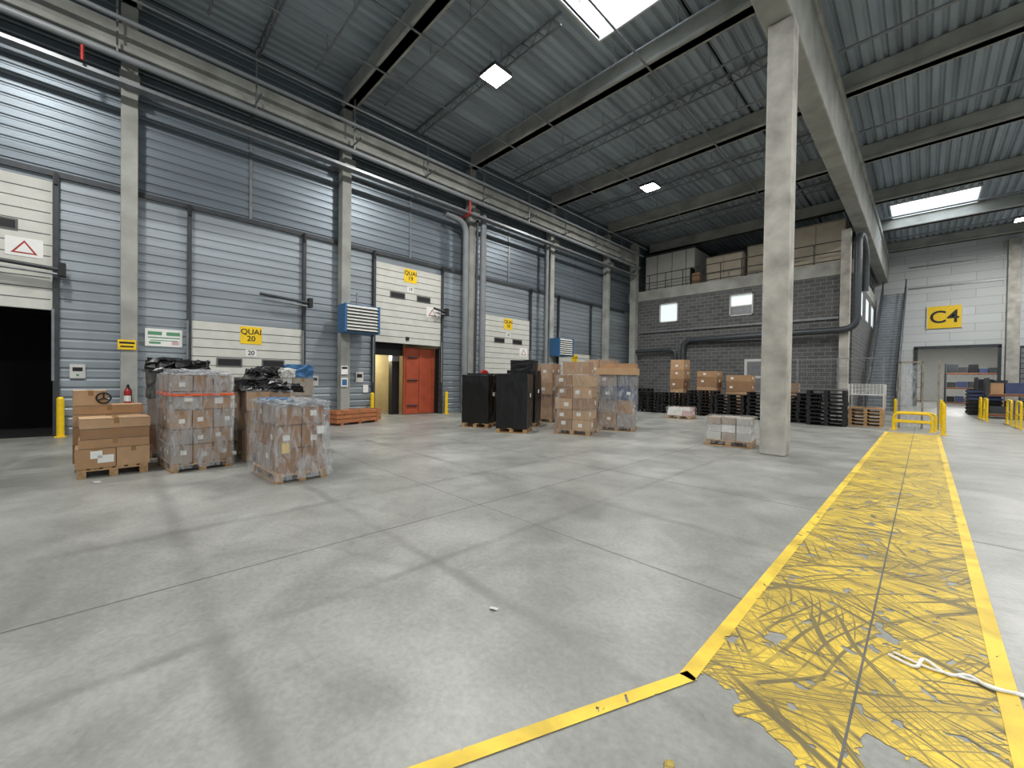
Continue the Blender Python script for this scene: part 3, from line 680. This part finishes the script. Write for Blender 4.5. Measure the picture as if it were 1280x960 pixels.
load('wrapped_pallet',-7.0,11.75,.4,1.1,.85,[(2,2,.42,0),(2,2,.42,.03),(2,2,.45,0),(2,2,.35,.02)],('cardg','steel','card1','bluebox'),'film',.6,0,p7x)
load('wrapped_pallet',-11.7,13.4,.2,1.1,.9,[(2,2,.5,0),(2,2,.5,0),(2,2,.55,0),(1,2,.45,0)],('card1','card3'),None,.5)
load('carton_pallet',-3.45,11.25,.15,1.05,.8,[(3,3,.2,.03),(3,3,.2,.05),(3,2,.17,.03)],('whitep','white','cardg','white'),'filmt',.2)
load('carton_pallet',-7.4,17.6,.1,1.0,.8,[(3,2,.2,.03),(2,2,.14,.05)],('whitep','white','pink','cardg'),'filmt',.2)
def pstack(x,y,n,rot):
    mb=MB()
    for i in range(n): 
        zz=i*.15
        pallet(mb,1.2,1.0,'black',zz,R(-.03,.03),R(-.03,.03))
    mb.build('black_pallet_stack',(x,y,0),rot)
xs=-10.0
for i,n in enumerate((7,7,8,7,8,8)): pstack(xs,20.1+R(-.1,.1),n,R(-.04,.04)); xs+=1.29
pstack(-2.62,19.7,9,.05); pstack(-11.5,21.6,8,0); pstack(-3.9,21.5,7,0)
def cstack(x,y,w,d,hs,base=0,name='carton_stack'):
    mb=MB(); z=0
    pallet(mb,w,d); z=.146
    for k,h in enumerate(hs): carton(mb,-w/2+R(0,.04),w/2-R(0,.04),-d/2+R(0,.03),d/2-R(0,.03),z,z+h-.003,('card1','card3','card2')[k%3],1,R(-.03,.03)); z+=h
    mb.build(name,(x,y,base))
cstack(-9.1,21.4,.75,.8,[.55,.55,.5,.5,.5]); cstack(-7.6,21.4,1.0,.8,[.6,.6,.5,.3]); cstack(-6.2,21.5,1.1,.8,[.5,.5,.5,.3])
load('carton_pallet',-5.0,24.5,0,1.1,1.0,[(2,2,.5,0),(2,2,.5,0),(2,2,.45,0)],('card2','card1'),None,.4)

# ---------------------------------------------------------------- floor paint, joints, litter
mb=MB(); z=.003
mb.add([(-.85,2.21,z),(-1.3,1.0,z),(.31,1.0,z),(.31,18.6,z),(-.85,18.6,z)],[(0,1,2,3,4)],'lane'); mb.build('worn_yellow_walkway')
mb=MB(); z=.006
def strip(mb,p,q,w,z,k):
    p=Vector((*p,z));q=Vector((*q,z));d=(q-p).normalized();n=Vector((-d.y,d.x,0))*w/2
    mb.add([p+n,p-n,q-n,q+n],[(0,1,2,3)],k)
strip(mb,(-.87,2.2),(-.87,18.7),.08,z,'line'); strip(mb,(.33,.9),(.33,18.7),.08,z,'line'); strip(mb,(-.855,2.24),(-2.1,-.85),.07,z,'line')
mb.build('yellow_boundary_line')
mb=MB()
for x in (-3.93,-9.8): strip(mb,(x,-12),(x,43),.011,.0015,'joint')
for x in (-.22,): strip(mb,(x,-12),(x,43),.011,.0045,'joint')
for y in (-5.6,6.3,12.2,18.1,24): strip(mb,(-15.3,y),(12,y),.011,.0016,'joint')
for y in (3.3,9.2): strip(mb,(-15.3,y),(-.9,y),.007,.0016,'joint')
mb.build('floor_joint_lines')
def paper(x,y,r,w=.12,h=.07):
    mb=MB(); mb.box(-w/2,w/2,-h/2,h/2,.002,.004,'whitep'); mb.add([(-w/2,-h/2,.004),(w/2,-h/2,.004),(w/2-.02,-h/2-.02,.02)],[(0,1,2)],'whitep'); mb.build('paper_scrap',(x,y,0),r)
paper(-2.07,1.88,.4,.06,.03); paper(-8.5,-.2,.2)
pipe('white_strap',[(-.12,3.25,.01),(0,3.2,.012),(.02,3.35,.02),(.12,3.25,.01),(.2,3.34,.02),(.26,3.27,.015),(.5,3.4,.01),(.7,3.36,.01)],.009,'white',.05)
pipe('white_strap',[(-.1,3.3,.01),(.05,3.25,.014),(.2,3.3,.012),(.45,3.33,.01),(.66,3.5,.01)],.007,'white',.05)

# ---------------------------------------------------------------- world + camera
w=bpy.data.worlds.new('world'); bpy.context.scene.world=w; w.use_nodes=True
bg=w.node_tree.nodes['Background']; bg.inputs[0].default_value=(.90,.95,1,1); bg.inputs[1].default_value=.45

cam=bpy.data.cameras.new('camera'); co=bpy.data.objects.new('camera',cam); COL.objects.link(co)
cam.sensor_width=36; cam.lens=505/1280*36; cam.clip_start=.05; cam.clip_end=200
yaw=math.radians(45.6); p=math.radians(.68); ro=math.radians(.8)
f=Vector((-math.sin(yaw)*math.cos(p),math.cos(yaw)*math.cos(p),-math.sin(p))); r=Vector((math.cos(yaw),math.sin(yaw),0)); u=r.cross(f)
r2=r*math.cos(ro)+u*math.sin(ro); u2=u*math.cos(ro)-r*math.sin(ro)
co.matrix_world=Matrix(((r2.x,u2.x,-f.x,0),(r2.y,u2.y,-f.y,0),(r2.z,u2.z,-f.z,1.6),(0,0,0,1)))
bpy.context.scene.camera=co
vs=bpy.context.scene.view_settings; vs.view_transform='Standard'; vs.look='None'; vs.exposure=0
